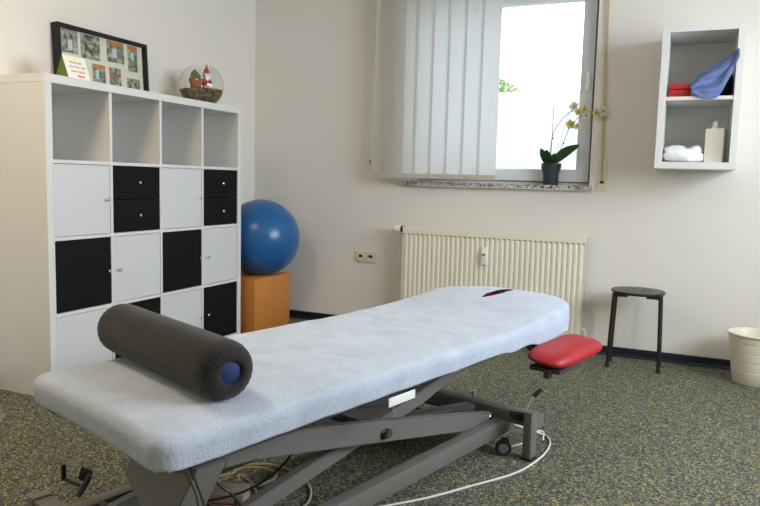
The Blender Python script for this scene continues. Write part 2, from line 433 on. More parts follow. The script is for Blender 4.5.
pb('return_pipe', 'rad', MB().tube([(RX1-.012, RF+.03, .16), (RX1+.02, RF+.03, .16), (RX1+.024, RF+.034, .14), (RX1+.024, RF+.034, .0)], .008, 10), ra, True)
hc = tag(empty('heat_cost_meter', (1.436, RF, .52)), 'small white heat meter clipped to the radiator front', 'meter')
pb('meter_housing', 'white_plastic', MB().prism([(RF+.0, .515), (RF-.022, .52), (RF-.024, .595), (RF-.012, .625), (RF-.0, .63)], 'x', 1.420, 1.452, bev=.002), hc)
pb('display', 'dark_slot', MB().box(1.427, 1.445, RF-.0255, RF-.0235, .578, .588), hc)

# double socket
so = tag(empty('double_socket', (.545, YB, .50)), 'cream double wall socket left of the radiator', 'socket')
m = MB().box(.468, .622, YB-.011, YB, .458, .535, bev=.003)
pb('cover_plate', 'cream', m, so, 30)
for k, xx in enumerate((.506, .584)):
    r_o = pb('socket_insert', 'cream', MB().lathe([(.026, .002), (.024, .004), (.021, .001), (.020, -.004), (0, -.004)], 24, Matrix.Translation((xx, YB-.010, .4965)) @ Matrix.Rotation(PI/2, 4, 'X')), so, True)
    pb('socket_hole', 'dark_slot', MB().lathe([(.0195, -.003), (.0195, .0035), (0, .0036)], 20, Matrix.Translation((xx, YB-.0115, .4965)) @ Matrix.Rotation(PI/2, 4, 'X') @ Matrix.Scale(.86, 4)), r_o) if False else None
    hd = MB().prism([(-.017, 0), (-.012, .012), (0, .017), (.012, .012), (.017, 0), (.006, -.004), (-.006, -.004)], 'y', -.0022, .004, Matrix.Translation((xx, YB-.0115, .4965)))
    pb('socket_recess', 'dark_slot', hd, so)

# ------------------------------------------------------------------ bookcase (4 x 4)
BC = tag(empty('cube_bookcase', (-.20, .7325, 0)), 'tall white cube bookcase with black and white inserts along the left wall', 'bookcase')
D0, D1 = -.39, 0.
S = 1.465; tO = .038; tI = .016; c = (S-2*tO-3*tI)/4
pb('top_board', 'white', MB().box(D0, D1, 0, S, S-tO+.0006, S, bev=.001), BC)
pb('bottom_board', 'white', MB().box(D0, D1, 0, S, 0, tO-.0006, bev=.001), BC)
for a, b in ((0, tO), (S-tO, S)): pb('side_panel', 'white', MB().box(D0, D1, a+.0005, b-.0005, tO, S-tO, bev=.0008), BC)
for k in range(1, 4):
    z = tO + k*c + (k-1)*tI
    pb('shelf_board', 'white', MB().box(D0+.004, D1-.001, tO, S-tO, z, z+tI), BC)
for k in range(1, 4):
    y = tO + k*c + (k-1)*tI
    m = MB()
    for j in range(4):
        z = tO + j*(c+tI); m.box(D0+.004, D1-.0015, y, y+tI, z, z+c)
    pb('divider', 'white', m, BC)
pb('back_panel', 'white', MB().box(D0, D0+.004, tO, S-tO, tO, S-tO), BC)
def knob(parent, y, z):
    mt = Matrix.Translation((-.002, y, z)) @ Matrix.Rotation(PI/2, 4, 'Y')
    pb2('knob', 'chrome', MB().lathe([(.0035, 0), (.0035, .010), (.0085, .014), (.0085, .020), (.006, .022), (0, .022)], 16, mt), parent)
def pb2(name, m_, mb, parent, smooth=30):
    o = mb.build(name, m_, parent, smooth); o.matrix_basis = Matrix.Identity(4); return o
layout = {2: ['wr', 'kk', 'wr', 'kk'], 1: ['kr', 'wl', 'kr', 'wl'], 0: ['wr', 'kr', 'wr', 'kl']}
g = .0025
for row, cells in layout.items():
    for ci, kind in enumerate(cells):
        y0 = tO + ci*(c+tI)+g; y1 = y0+c-2*g; z0 = tO + row*(c+tI)+g; z1 = z0+c-2*g
        if kind == 'kk':
            zm = (z0+z1)/2
            for a, b in ((z0, zm-.0015), (zm+.0015, z1)):
                o = pb('drawer', 'black', MB().box(-.37, -.004, y0, y1, a, b, bev=.0008), BC)
                knob(o, (y0+y1)/2+.002, (a+b)/2)
        else:
            mm = 'white_door' if kind[0] == 'w' else 'black'
            o = pb('door', mm, MB().box(-.022, -.003, y0, y1, z0, z1, bev=.0008), BC)
            knob(o, y1-.028 if kind[1] == 'r' else y0+.028, (z0+z1)/2)
            lab = {'w': 'white door', 'k': 'black door'}[kind[0]]; o['label'] = lab

# ------------------------------------------------------------------ things on the bookcase
ZT = S
# framed photo collage leaning on the wall
fr = tag(empty('picture_frame', (-.36, .70, ZT)), 'black framed photo collage leaning on the wall above the bookcase', 'picture frame')
tilt = math.radians(-3.2)
FL, FH = .632, .322
FM = Matrix.Translation((-.355, .385, ZT)) @ Matrix.Rotation(tilt, 4, 'Y') 
# local: x depth (front = +), y along, z up
m = MB(); w_ = .018; dd = .046
m.box(-dd/2, dd/2, 0, w_, 0, FH, FM, .001); m.box(-dd/2, dd/2, FL-w_, FL, 0, FH, FM, .001)
m.box(-dd/2, dd/2, w_, FL-w_, 0, w_, FM, .001); m.box(-dd/2, dd/2, w_, FL-w_, FH-w_, FH, FM, .001)
pb('frame_moulding', 'black_frame', m, fr)
mount = pb('mount_board', 'paperboard', MB().box(-.008, -.004, w_-.002, FL-w_+.002, w_-.002, FH-w_+.002, FM), fr)
ph = [(.035, .135, .185, .305, (.25, .25, .20), None), (.155, .285, .175, .30, (.24, .23, .17), None), (.335, .46, .185, .30, (.24, .24, .17), (.62, .22, .04)),
      (.49, .565, .155, .30, (.25, .27, .18), (.62, .20, .05)), (.225, .315, .03, .155, (.25, .26, .18), (.65, .25, .04)),
      (.345, .43, .03, .155, (.27, .24, .2), None), (.475, .575, .022, .115, (.33, .32, .22), None)]
for i, (a, b, z0, z1, tint, head) in enumerate(ph):
    o = MB().box(-.004, -.0025, a+.01, b+.01, z0, z1, FM).build('photo', photo_mat('photo_print_%s' % 'abcdefgh'[i], tint, i*3.1), mount)
    if head:
        hm_ = mat('orange_heading', head, .6) if 'orange_heading' not in bpy.data.materials else bpy.data.materials['orange_heading']
        MB().box(-.0024, -.0018, a+.012, b+.008, z1-.022, z1-.002, FM).build('paper_strip', hm_, mount)
for (a, z0, z1, w2, col) in ((.385, .21, .26, .03, (.55, .66, .78)), (.525, .22, .265, .022, (.5, .68, .7)), (.255, .075, .125, .025, (.5, .62, .68)), (.08, .20, .25, .028, (.6, .68, .85)),
                             (.355, .10, .145, .012, (.6, .12, .12)), (.425, .11, .15, .012, (.6, .12, .12)), (.54, .19, .215, .02, (.06, .3, .15)), (.245, .035, .055, .03, (.03, .22, .13))):
    MB().box(-.0023, -.0015, a, a+w2, z0, z1, FM).build('paper_motif', mat('paper_motif_tint', col, .6), mount)
pb('glazing', 'bowl_glass', MB().box(.010, .0115, w_-.002, FL-w_+.002, w_-.002, FH-w_+.002, FM), fr)

# tent card
tc_ = tag(empty('tent_card', (-.10, .24, ZT)), 'small folded tent card, green inside, before the photo frame', 'card')
Y0, Y1 = .185, .315
m = MB().prism([(-.055, ZT+.0), (-.0535, ZT+.0), (-.099, ZT+.117), (-.1005, ZT+.117)], 'y', Y0, Y1)
fc = pb('front_leaf', 'card', m, tc_)
m = MB().prism([(-.147, ZT+.0), (-.1455, ZT+.0), (-.0985, ZT+.117), (-.1, ZT+.117)], 'y', Y0, Y1)
bk = pb('back_leaf', 'green_card', m, tc_)
pb('end_flap', 'green_card', MB().prism([(-.143, ZT+.001), (-.058, ZT+.001), (-.0995, ZT+.110)], 'y', Y0+.001, Y0+.002), tc_)
# faint coloured lines of writing on the front leaf
dirv = Vector((-.0455, 0, .117)).normalized(); nv = Vector((.117, 0, .0455)).normalized()
for i, (h, colr, segs) in enumerate([(.090, (.72, .5, .05), [(.03, .045), (.05, .075), (.08, .10)]), (.068, (.45, .6, .8), [(.02, .05), (.055, .085), (.09, .115)]),
                                  (.045, (.8, .35, .15), [(.025, .06), (.065, .105)]), (.022, (.7, .05, .22), [(.055, .095)])]):
    mm = MB()
    for a, b in segs:
        pts = []
        for k in range(7):
            t = k/6; pts.append(Vector((-.0530, 0, ZT)) + dirv*(h+.004*math.sin(k*2.4)) + Vector((0, Y0+a+(b-a)*t, 0)) + nv*.0008)
        mm.tube(pts, .0028, 5)
    mm.build('lettering', mat('ink', colr, .6), fc)

# terrarium
TX, TY, TR = -.17, 1.285, .136
te = tag(empty('glass_terrarium', (TX, TY, ZT)), 'round open glass bowl with soil at the far end of the bookcase', 'terrarium')
TC = ZT+.119
prof = []
a0 = math.acos(-.112/TR*.98) if .112/TR < 1 else PI
for k in range(25):
    a = math.radians(151) - (math.radians(151)-math.radians(32))*k/24
    prof.append((TR*math.sin(a), TR*math.cos(a)))
outer = [(0, prof[0][1])] + prof
inner = [(r-.0025 if r > .003 else r, z) for r, z in prof[::-1]]
inner = [(max(r*.98, 0), z*.98+.0005) for r, z in prof[::-1]] + [(0, prof[0][1]*.98+.001)]
pb('glass_bowl', 'bowl_glass', MB().lathe(outer+inner, 48, Matrix.Translation((TX, TY, TC))), te, 60)
zb = TC + prof[0][1]
b_ = bmesh.new(); rings = []
for k in range(9):
    a = math.radians(151) - (math.radians(151)-math.radians(101))*k/8
    rings.append((TR*.965*math.sin(a), TC+TR*.965*math.cos(a)))
m = MB(); pr = [(0, rings[0][1])] + rings
pr = [(r, z) for r, z in pr] + [(.09, rings[-1][1]+.003), (.05, rings[-1][1]-.002), (0, rings[-1][1])]
m.lathe(pr, 48, Matrix.Translation((TX, TY, 0)))
for v in m.bm.verts:
    if v.co.z > ZT+.075:
        v.co.z += .004*noise.noise(v.co*40) - .05*max(0, (-(v.co.y-TY)+.01))*.8
pb('soil', 'soil', m, te, 50)
SZ = ZT+.090
m = MB()
for k in range(70):
    a = random.random()*2*PI; r = .10*math.sqrt(random.random()); s_ = random.uniform(.004, .009)
    m.box(-s_, s_, -s_, s_, -s_, s_, Matrix.Translation((TX+r*math.cos(a), TY+r*math.sin(a), SZ-.002+random.random()*.006)) @ Matrix.Rotation(random.random()*3, 4, (random.random(), random.random(), 1)))
o = pb('bark_chips', mat('bark_chip', (.03, .02, .014), .9), m, te); o['kind'] = 'stuff'
# potted cactus inside
cxp, cyp = TX-.0, TY-.052
cp = tag(empty('potted_cactus', (cxp, cyp, SZ)), 'little cactus in a terracotta pot inside the glass bowl', 'cactus')
pb('pot', 'terracotta', MB().lathe([(0, -.03), (.026, -.03), (.036, .046), (.041, .046), (.042, .064), (.038, .064), (.037, .055), (0, .052)], 28, Matrix.Translation((cxp, cyp, SZ))), cp, 30)
def cact(x, y, z, r, h):
    m = MB(); pr = []
    for k in range(9):
        t = k/8; pr.append((r*math.sin(PI*(.12+.88*t)) if k < 8 else 0, z + h*t))
    m.lathe(pr, 20, Matrix.Translation((x, y, 0)))
    for v in m.bm.verts:
        a = math.atan2(v.co.y-y, v.co.x-x); f = 1+.1*math.cos(a*10); v.co.x = x+(v.co.x-x)*f; v.co.y = y+(v.co.y-y)*f
    return m
pb('cactus_stem', 'cactus', cact(cxp, cyp-.010, SZ+.048, .025, .072), cp, True)
pb('cactus_stem', 'cactus', cact(cxp-.005, cyp+.024, SZ+.048, .017, .062), cp, True)
# gnome figurine
gx, gy, gz = TX+.03, TY+.012, SZ-.002
gn = tag(empty('gnome_figurine', (gx, gy, gz)), 'small garden gnome figurine with pointed red hat inside the bowl', 'figurine')
G = Matrix.Translation((gx, gy, gz)) @ Matrix.Rotation(math.radians(55), 4, 'Z') @ Matrix.Scale(1.22, 4)
def gpart(n_, m_, mb): return pb(n_, m_, mb, gn, 50)
gpart('body', 'red_hat', MB().lathe([(0, .018), (.014, .02), (.022, .03), (.021, .045), (.015, .062), (.009, .068), (0, .07)], 20, G))
gpart('head', 'skin', MB().lathe([(0, .058), (.010, .06), (.0165, .070), (.0165, .080), (.010, .09), (0, .092)], 20, G))
gpart('hat', 'red_hat', MB().lathe([(.0185, .079), (.0195, .083), (.0175, .089), (.011, .104), (.004, .117), (0, .12)], 20, G))
gpart('hat_bobble', 'red_hat', MB().lathe([(0, .116), (.0045, .119), (.0055, .1225), (.0045, .127), (0, .129)], 12, G))
gpart('hat_brim', 'beard', MB().lathe([(.019, .076), (.022, .079), (.021, .084), (.018, .086)], 20, G, closed=True))
gpart('beard', 'beard', MB().prism([(-.014, .076), (.014, .076), (.012, .062), (.004, .048), (-.003, .047), (-.012, .06)], 'y', -.021, -.011, G, .002))
gpart('boot', 'black_plastic', MB().lathe([(0, -.006), (.007, -.005), (.009, 0), (.007, .006), (0, .008)], 12, G @ Matrix.Translation((-.010, -.03, .006))))
gpart('boot', 'black_plastic', MB().lathe([(0, -.006), (.007, -.005), (.009, 0), (.007, .006), (0, .008)], 12, G @ Matrix.Translation((.010, -.03, .006))))
gpart('leg', 'beard', MB().tube([G @ Vector((-.009, -.004, .024)), G @ Vector((-.010, -.026, .012))], .0075, 10))
gpart('leg', 'beard', MB().tube([G @ Vector((.009, -.004, .024)), G @ Vector((.010, -.026, .012))], .0075, 10))
for sx in (-1, 1):
    gpart('arm', 'red_hat', MB().tube(spline([G @ Vector((sx*.013, 0, .058)), G @ Vector((sx*.023, -.006, .044)), G @ Vector((sx*.012, -.022, .036))], 4), .0055, 8))
gpart('nose', 'skin', MB().lathe([(0, -.003), (.003, 0), (0, .003)], 8, G @ Matrix.Translation((0, -.0185, .0745))))

# ------------------------------------------------------------------ ball on cube
pf = tag(MB().box(-.345, .055, 1.545, 1.985, 0, .372, bev=.008).build('pouf_cube', 'orange', smooth=30, recenter=True), 'orange vinyl seating cube on the carpet beside the bookcase', 'seating cube')
BR = .262
m = MB(); pr = []
for k in range(33):
    a = PI*k/32; pr.append((BR*math.sin(a) if 0 < k < 32 else 0, max(BR*math.cos(a), -.251)))
pr2 = []
for r, z in pr:
    if pr2 and z == -.251 and pr2[-1][1] == -.251 and r > 0: continue
    pr2.append((r, z))
pr2.reverse()
m.lathe(pr2, 64)
gb = empty('exercise_ball', (-.068, 1.80, .373)); tag(gb, 'large blue exercise ball resting on the orange cube', 'exercise ball')
o = m.build('ball_skin', 'ball', gb, 60); o.location = (0, 0, .2515)
mt = Matrix.Rotation(math.radians(38), 4, 'Y')
rg = MB()
for h_ in (-.05, -.025, .0, .025, .05):
    rr = math.sqrt(BR**2-h_**2)+.0002
    prr = [(rr, h_-.0012), (rr+.0008, h_), (rr, h_+.0012), (rr-.002, h_)]
    rg.lathe(prr, 96, mt, closed=True)
o = rg.build('moulded_ring', 'ball', gb, True); o.location = (0, 0, .2515)

# ------------------------------------------------------------------ wall cabinet
CX0, CX1, CZ0, CZ1, CY = 2.419, 2.815, 1.140, 1.889, YB-.37
wc = tag(empty('wall_cabinet', (2.615, YB, CZ0)), 'white open two-compartment wall cabinet hung right of the window', 'cabinet')
q = .036
pb('side_panel', 'white', MB().box(CX0, CX0+q, CY, YB, CZ0+.001, CZ1-.001, bev=.001), wc)
pb('side_panel', 'white', MB().box(CX1-q, CX1, CY, YB, CZ0+.001, CZ1-.001, bev=.001), wc)
pb('top_board', 'white', MB().box(CX0+q+.0005, CX1-q-.0005, CY, YB, CZ1-q, CZ1, bev=.001), wc)
pb('bottom_board', 'white', MB().box(CX0+q+.0005, CX1-q-.0005, CY, YB, CZ0, CZ0+q, bev=.001), wc)
pb('shelf_board', 'white', MB().box(CX0+q+.0005, CX1-q-.0005, CY+.003, YB-.004, 1.500, 1.519), wc)
pb('back_panel', 'white', MB().box(CX0+q+.0005, CX1-q-.0005, YB-.005, YB-.001, CZ0+q+.0005, 1.4995), wc)
pb('back_panel', 'white', MB().box(CX0+q+.0005, CX1-q-.0005, YB-.005, YB-.001, 1.5195, CZ1-q-.0005), wc)

rb = tag(empty('storage_case', (2.522, CY+.10, 1.519)), 'small red case on the upper shelf of the wall cabinet', 'case')
pb('case_body', 'red_box', MB().box(2.468, 2.574, CY+.045, CY+.155, 1.5195, 1.561, bev=.008), rb, 40)
pb('case_lid', 'red_box', MB().box(2.466, 2.576, CY+.043, CY+.157, 1.562, 1.592, bev=.009), rb, 40)

# blue cloth draped from upper right corner to the shelf edge
def drape():
    top = [(2.567, 1.585), (2.600, 1.632), (2.645, 1.668), (2.700, 1.698), (2.745, 1.722), (2.789, 1.757)]
    bot = [(2.582, 1.532), (2.612, 1.514), (2.650, 1.503), (2.705, 1.512), (2.742, 1.585), (2.793, 1.715)]
    tt_ = spline([(x, 0, z) for x, z in top], 6); bb_ = spline([(x, 0, z) for x, z in bot], 6)
    b = bmesh.new(); nv = 26; g_ = []; nu = len(tt_)-1
    for i in range(nu+1):
        u = i/nu; row = []
        for j in range(nv+1):
            v = j/nv; P = tt_[i].lerp(bb_[i], v)
            # long folds fan out from the upper right corner
            fold = .024*math.sin(v*13+u*2.2)*(.35+.65*math.sin(PI*min(1, u*1.1)))+.007*math.sin(v*27-u*6)
            y = CY+.022 - .030*math.sin(v*PI*.75)*(1-u*.6) + fold*(1-.75*u) + .045*(1-v)*(1-u)
            if P.z < 1.53: y = min(y, CY-.006)
            if P.x > 2.775: y = min(y, CY-.004)
            row.append(b.verts.new((P.x, y, P.z)))
        g_.append(row)
    for i in range(nu):
        for j in range(nv): b.faces.new((g_[i][j], g_[i+1][j], g_[i+1][j+1], g_[i][j+1]))
    m = MB(); m._add(b); return m
bc = drape().build('draped_cloth', 'blue_cloth', None, 70)
bc.modifiers.new('s', 'SOLIDIFY').thickness = .006
bc.modifiers.new('u', 'SUBSURF').render_levels = 1
tag(bc, 'crumpled blue cloth bag draped on the upper shelf of the wall cabinet', 'cloth')
m = MB().box(2.63, 2.772, CY+.12, CY+.30, 1.5195, 1.66, bev=.03)
for v in m.bm.verts: v.co += Vector((noise.noise(v.co*14), noise.noise(v.co*14+Vector((5, 0, 0))), noise.noise(v.co*14+Vector((0, 9, 0)))))*.012*(1 if v.co.z > 1.53 else 0)
tag(m.build('folded_textile', 'dark_cloth', None, 60, recenter=True), 'black textile bundle tucked behind the blue cloth', 'textile')

# white towel, folded, lower compartment
def towel_fold():
    m = MB()
    for k, (x0, x1, z0, z1, y0) in enumerate(((2.456, 2.664, 1.1765, 1.232, .02), (2.460, 2.655, 1.215, 1.266, .04))):
        b = bmesh.new(); bmesh.ops.create_cube(b, size=1); bmesh.ops.subdivide_edges(b, edges=b.edges[:], cuts=9, use_grid_fill=True)
        for v in b.verts:
            p = v.co*2; l = max(abs(p.x), abs(p.y), abs(p.z)); s4 = (abs(p.x)**4+abs(p.y)**4+abs(p.z)**4)**.25
            p = p*(l/s4); p = Vector((p.x, p.y, p.z))
            q_ = Vector(((x0+x1)/2+p.x*(x1-x0)/2, CY+y0+.11+p.y*.11, (z0+z1)/2+p.z*(z1-z0)/2))
            nn = noise.noise(q_*22+Vector((k*5, 0, 0)))
            q_.z += (nn*.020-.010*math.exp(-((q_.x-2.56)/.05)**2)*k)*(1 if q_.z > z0+.012 else .2); q_.y += noise.noise(q_*18)*.02; q_.x += noise.noise(q_*25+Vector((0, 7, k)))*.008
            q_.z = max(q_.z, 1.1765); v.co = q_
        m._add(b)
    return m
tw = towel_fold().build('folded_towel', 'towel_white', None, 70, recenter=True); tag(tw, 'folded white towel in the lower compartment of the wall cabinet', 'towel')
# tissue box
tb = tag(empty('tissue_box', (2.715, CY+.09, 1.1765)), 'tall cream tissue box with a tissue sticking out', 'tissue box')
bxm = bpy.data.materials.new('striped_carton'); bxm.use_nodes = True
nt = bxm.node_tree; bs = nt.nodes['Principled BSDF']; bs.inputs['Roughness'].default_value = .6
tcn = nt.nodes.new('ShaderNodeTexCoord'); wv = nt.nodes.new('ShaderNodeTexWave'); wv.inputs['Scale'].default_value = 42
rp = nt.nodes.new('ShaderNodeValToRGB'); rp.color_ramp.elements[0].color = (.80, .77, .69, 1); rp.color_ramp.elements[1].color = (.72, .66, .56, 1)
nt.links.new(tcn.outputs['Object'], wv.inputs['Vector']); nt.links.new(wv.outputs['Fac'], rp.inputs['Fac']); nt.links.new(rp.outputs['Color'], bs.inputs['Base Color'])
mt = Matrix.Translation((2.715, CY+.09, 1.1765)) @ Matrix.Rotation(math.radians(-14), 4, 'Z')
pb('carton', bxm, MB().box(-.045, .045, -.045, .045, 0, .178, mt, .0015), tb)
pb('opening', 'dark_slot', MB().lathe([(0, .1782), (.024, .1782), (.024, .179), (0, .179)], 24, mt), tb)
m = MB().lathe([(.020, .178), (.017, .19), (.012, .20), (.014, .208), (.008, .218), (0, .222)], 18, mt @ Matrix.Translation((-.008, 0, 0)))
for v in m.bm.verts: v.co.x += .006*noise.noise(v.co*60); v.co.y += .008*noise.noise(v.co*60+Vector((3, 1, 0)))
pb('tissue', 'tissue', m, tb, 60)

# ------------------------------------------------------------------ stool
SX, SYs, SH = 2.372, 1.975, .450
st_ = tag(empty('round_stool', (SX, SYs, 0)), 'black round stool with four tube legs against the back wall', 'stool')
SR = .148
m = MB().lathe([(0, SH-.020), (SR-.012, SH-.018), (SR-.002, SH-.012), (SR, SH-.006), (SR-.003, SH-.001), (SR-.02, SH), (0, SH-.002)], 48, Matrix.Translation((SX, SYs, 0)))
pb('seat', 'stool', m, st_, 30)
for k in range(6):
    a = k*PI/3; mt = Matrix.Translation((SX+.055*math.cos(a), SYs+.055*math.sin(a), SH-.0015))
    pb('seat_hole', 'dark_slot', MB().lathe([(0, .0015), (.011, .0015), (.012, .0006), (.012, -.001), (0, -.001)], 16, mt), st_)
for sx in (-1, 1):
    for sy in (-1, 1):
        top = Vector((SX+sx*.085, SYs+sy*.07, SH-.026)); foot = Vector((SX+sx*.137, SYs+sy*.075, .006))
        kn = Vector((SX+sx*.118, SYs+sy*.072, SH-.030))
        pts = [Vector((SX+sx*.05, SYs+sy*.07, SH-.026)), top, kn, Vector((SX+sx*.124, SYs+sy*.0725, SH-.055)), foot]
        lg = pb('leg', 'stool', MB().tube(spline(pts, 5), .0105, 12), st_, True)
        pb2('foot_cap', 'rubber', MB().lathe([(0, 0), (.0125, 0), (.013, .018), (.0115, .022), (0, .022)], 14, Matrix.Translation((foot.x, foot.y, 0))), lg)
    pb('seat_support', 'stool', MB().tube([(SX+sx*.085, SYs-.075, SH-.026), (SX+sx*.085, SYs+.075, SH-.026)], .008, 8), st_)

# ------------------------------------------------------------------ waste bin
WXc, WYc = 2.985, 1.955
wbn = tag(empty('waste_bin', (WXc, WYc, 0)), 'cream round plastic waste bin by the back wall on the right', 'waste bin')
prof = [(0, .0), (.100, .0), (.104, .004)]
for k, z in enumerate((.075, .125, .175, .225)):
    r = .104 + (.138-.104)*z/.27; prof += [(r-.0008, z-.004), (r-.003, z-.001), (r-.003, z+.001), (r+.0008, z+.004)]
prof += [(.137, .262), (.143, .264), (.146, .268), (.145, .274), (.139, .275), (.135, .268), (.102, .008), (0, .006)]
pb('bin_shell', 'bin', MB().lathe(prof, 56, Matrix.Translation((WXc, WYc, 0))), wbn, 40)

# ------------------------------------------------------------------ orchid
OX, OY, OZ = 1.803, YB-.0, 1.0365
OY = YB-.012+.02
orc = tag(empty('orchid', (OX, OY, OZ)), 'yellow orchid in a dark pot on the granite window sill', 'orchid')
pb('pot', 'pot', MB().lathe([(0, 0), (.040, 0), (.043, .004), (.043, .05), (.046, .07), (.056, .098), (.057, .122), (.054, .124), (.050, .11), (0, .105)], 36, Matrix.Translation((OX, OY, OZ-.001)) @ Matrix.Scale(1.10, 4)), orc, 40)
def leaf(base, tip, width, droop, nrm=Vector((0, -1, .2))):
    b = bmesh.new(); base = Vector(base); tip = Vector(tip); ax = tip-base; side = ax.cross(nrm).normalized(); nn = side.cross(ax).normalized()
    rows = []
    for i in range(13):
        t = i/12; w2 = width*math.sin(PI*min(1, (t*.92+.08)))**.7*.5*(1 if t < .98 else .4)
        c_ = base+ax*t+nn*(-droop*math.sin(PI*t))*-1
        rows.append([b.verts.new(c_+side*w2*s+nn*(abs(s)*.006*(1-t*.5))) for s in (-1, -.5, 0, .5, 1)])
    for i in range(12):
        for j in range(4): b.faces.new((rows[i][j], rows[i][j+1], rows[i+1][j+1], rows[i+1][j]))
    bmesh.ops.solidify(b, geom=b.faces[:], thickness=.002)
    m = MB(); m._add(b); return m
lz = OZ+.122
for bs_, tp, w2, dr, nr in [((0, 0, 0), (.172, -.02, .125), .078, .022, (-.4, -1, .5)), ((-.02, -.01, 0), (-.070, -.01, .105), .046, .008, (.2, -1, .2)),
                            ((-.01, -.02, 0), (-.028, -.045, .095), .056, .008, (0, -1, .3)), ((.012, -.02, 0), (.028, -.05, .075), .05, .01, (0, -1, .3)),
                            ((0, .01, 0), (.006, .03, .06), .04, .01, (0, -1, .3)), ((.0, -.03, -.005), (.004, -.05, .045), .034, .006, (0, -1, .3))]:
    pb('leaf', 'leaf', leaf((OX+bs_[0], OY+bs_[1], lz+bs_[2]), (OX+tp[0], OY+tp[1], lz+tp[2]), w2, dr, Vector(nr)), orc, True)
s1 = spline([(OX-.012, OY, lz), (OX+.0, OY-.01, lz+.18), (OX+.045, OY-.015, lz+.27), (OX+.105, OY-.02, lz+.325), (OX+.175, OY-.03, lz+.33)], 7)
s2 = spline([(OX+.02, OY, lz), (OX+.075, OY-.01, lz+.16), (OX+.115, OY-.02, lz+.25), (OX+.185, OY-.03, lz+.308), (OX+.285, OY-.04, lz+.31)], 7)
pb('flower_stem', 'stem', MB().tube(s1, .0022, 7), orc, True)
pb('flower_stem', 'stem', MB().tube(s2, .0022, 7), orc, True)
pb('support_stick', 'stem', MB().tube([(OX-.006, OY, lz), (OX-.002, OY-.003, lz+.375)], .0018, 7), orc)
pb('support_stick', 'cable_white', MB().tube([(OX+.01, OY, lz), (OX+.095, OY-.008, lz+.33)], .0018, 7), orc)
for P_ in ((OX+.001, OY-.008, lz+.165), (OX+.068, OY-.01, lz+.135)):
    pb('stem_clip', 'black_plastic', MB().lathe([(0, -.006), (.006, -.004), (.006, .004), (0, .006)], 10, Matrix.Translation(P_)), orc)
def flower(c_, r, face, m_):
    c_ = Vector(c_); f = Vector(face).normalized(); x = f.orthogonal().normalized(); y = f.cross(x); m = MB()
    for k in range(5):
        a = 2*PI*k/5+.3; dv = x*math.cos(a)+y*math.sin(a)
        l_ = leaf(c_, c_+dv*r+f*r*.2, r*.85, r*.12, f); me = bpy.data.meshes.new('t'); l_.bm.to_mesh(me); l_.bm.free(); m.bm.from_mesh(me); bpy.data.meshes.remove(me)
    o = pb('blossom', m_, m, orc, True)
    pb2('blossom_lip', mat('orchid_lip', (.45, .2, .08), .5) if 'orchid_lip' not in bpy.data.materials else bpy.data.materials['orchid_lip'], MB().lathe([(0, -.004), (.005, 0), (.003, .006), (0, .008)], 8, Matrix.Translation(c_+f*.006)), o)
for P_, r, fdir, mm in [((OX+.125, OY-.02, lz+.355), .034, (-.2, -1, .2), 'petal_white'), ((OX+.185, OY-.03, lz+.335), .036, (.2, -1, -.1), 'petal'), ((OX+.155, OY-.04, lz+.318), .026, (0, -1, .3), 'petal'),
                        ((OX+.112, OY-.035, lz+.250), .034, (-.1, -1, -.2), 'petal'), ((OX+.150, OY-.035, lz+.238), .026, (.3, -1, -.2), 'petal_white'),
                        ((OX+.262, OY-.045, lz+.312), .030, (-.2, -1, .1), 'petal'), ((OX+.298, OY-.045, lz+.322), .034, (.3, -1, 0), 'petal_white'), ((OX+.200, OY-.04, lz+.30), .026, (.3, -1, 0), 'petal_white')]:
    flower(P_, r, fdir, mm)

# ------------------------------------------------------------------ treatment table (local x = across to the right, local y = along to the head end)
TO = Vector((1.72, -.976, 0)); TRZ = math.radians(-15)
tt = tag(empty('treatment_table', TO, TRZ), 'height adjustable massage table with grey scissor frame on the carpet', 'massage table')
def tp(name, m_, mb, parent=None, smooth=30):
    return mb.build(name, m_, parent or tt, smooth)
TW = -.35  # centre line
def ztop(s): 
    k = min(1, max(0, (s-1.25)/.65)); k = k*k*(3-2*k); return .497 + .034*k
# upholstery under the towel: lower and head sections
m = MB().prism([(-.650, -.10), (-.045, -.145), (-.045, 1.49), (-.650, 1.49)], 'z', .442, .479, bev=.010)
tp('body_pad', 'red', m, smooth=40)
m = MB()
hp = [(-.64, 1.50), (-.42, 1.50), (-.42, 1.72), (-.31, 1.72), (-.31, 1.50), (-.06, 1.50), (-.07, 1.70), (-.13, 1.84), (-.24, 1.925), (-.48, 1.925), (-.58, 1.84), (-.63, 1.70)]
m.prism(hp, 'z', .465, .505)
hd_ = tp('head_pad', 'red', m, smooth=40)
tp('face_cushion', 'red', MB().prism([(-.56, 1.62), (-.42, 1.62), (-.42, 1.765), (-.31, 1.765), (-.31, 1.62), (-.16, 1.62), (-.17, 1.82), (-.28, 1.935), (-.44, 1.935), (-.55, 1.82)], 'z', .505, .524), hd_)
# frame under the pads
m = MB()
for t in (-.075, -.625): m.bar((t, -.12, .420), (t, 1.26, .420), .035, .045)
m.bar((-.61, -.10, .420), (-.09, -.10, .420), .035, .045); m.bar((-.61, 1.245, .420), (-.09, 1.245, .420), .035, .045); m.bar((-.61, .6, .420), (-.09, .6, .420), .035, .04)
tp('top_frame', 'frame_dark', m)
m = MB().bar((-.14, 1.26, .425), (-.14, 1.88, .434), .03, .03).bar((-.56, 1.26, .425), (-.56, 1.88, .434), .03, .03).bar((-.57, 1.86, .432), (-.13, 1.86, .432), .03, .03)
tp('head_section_frame', 'frame_grey', m)
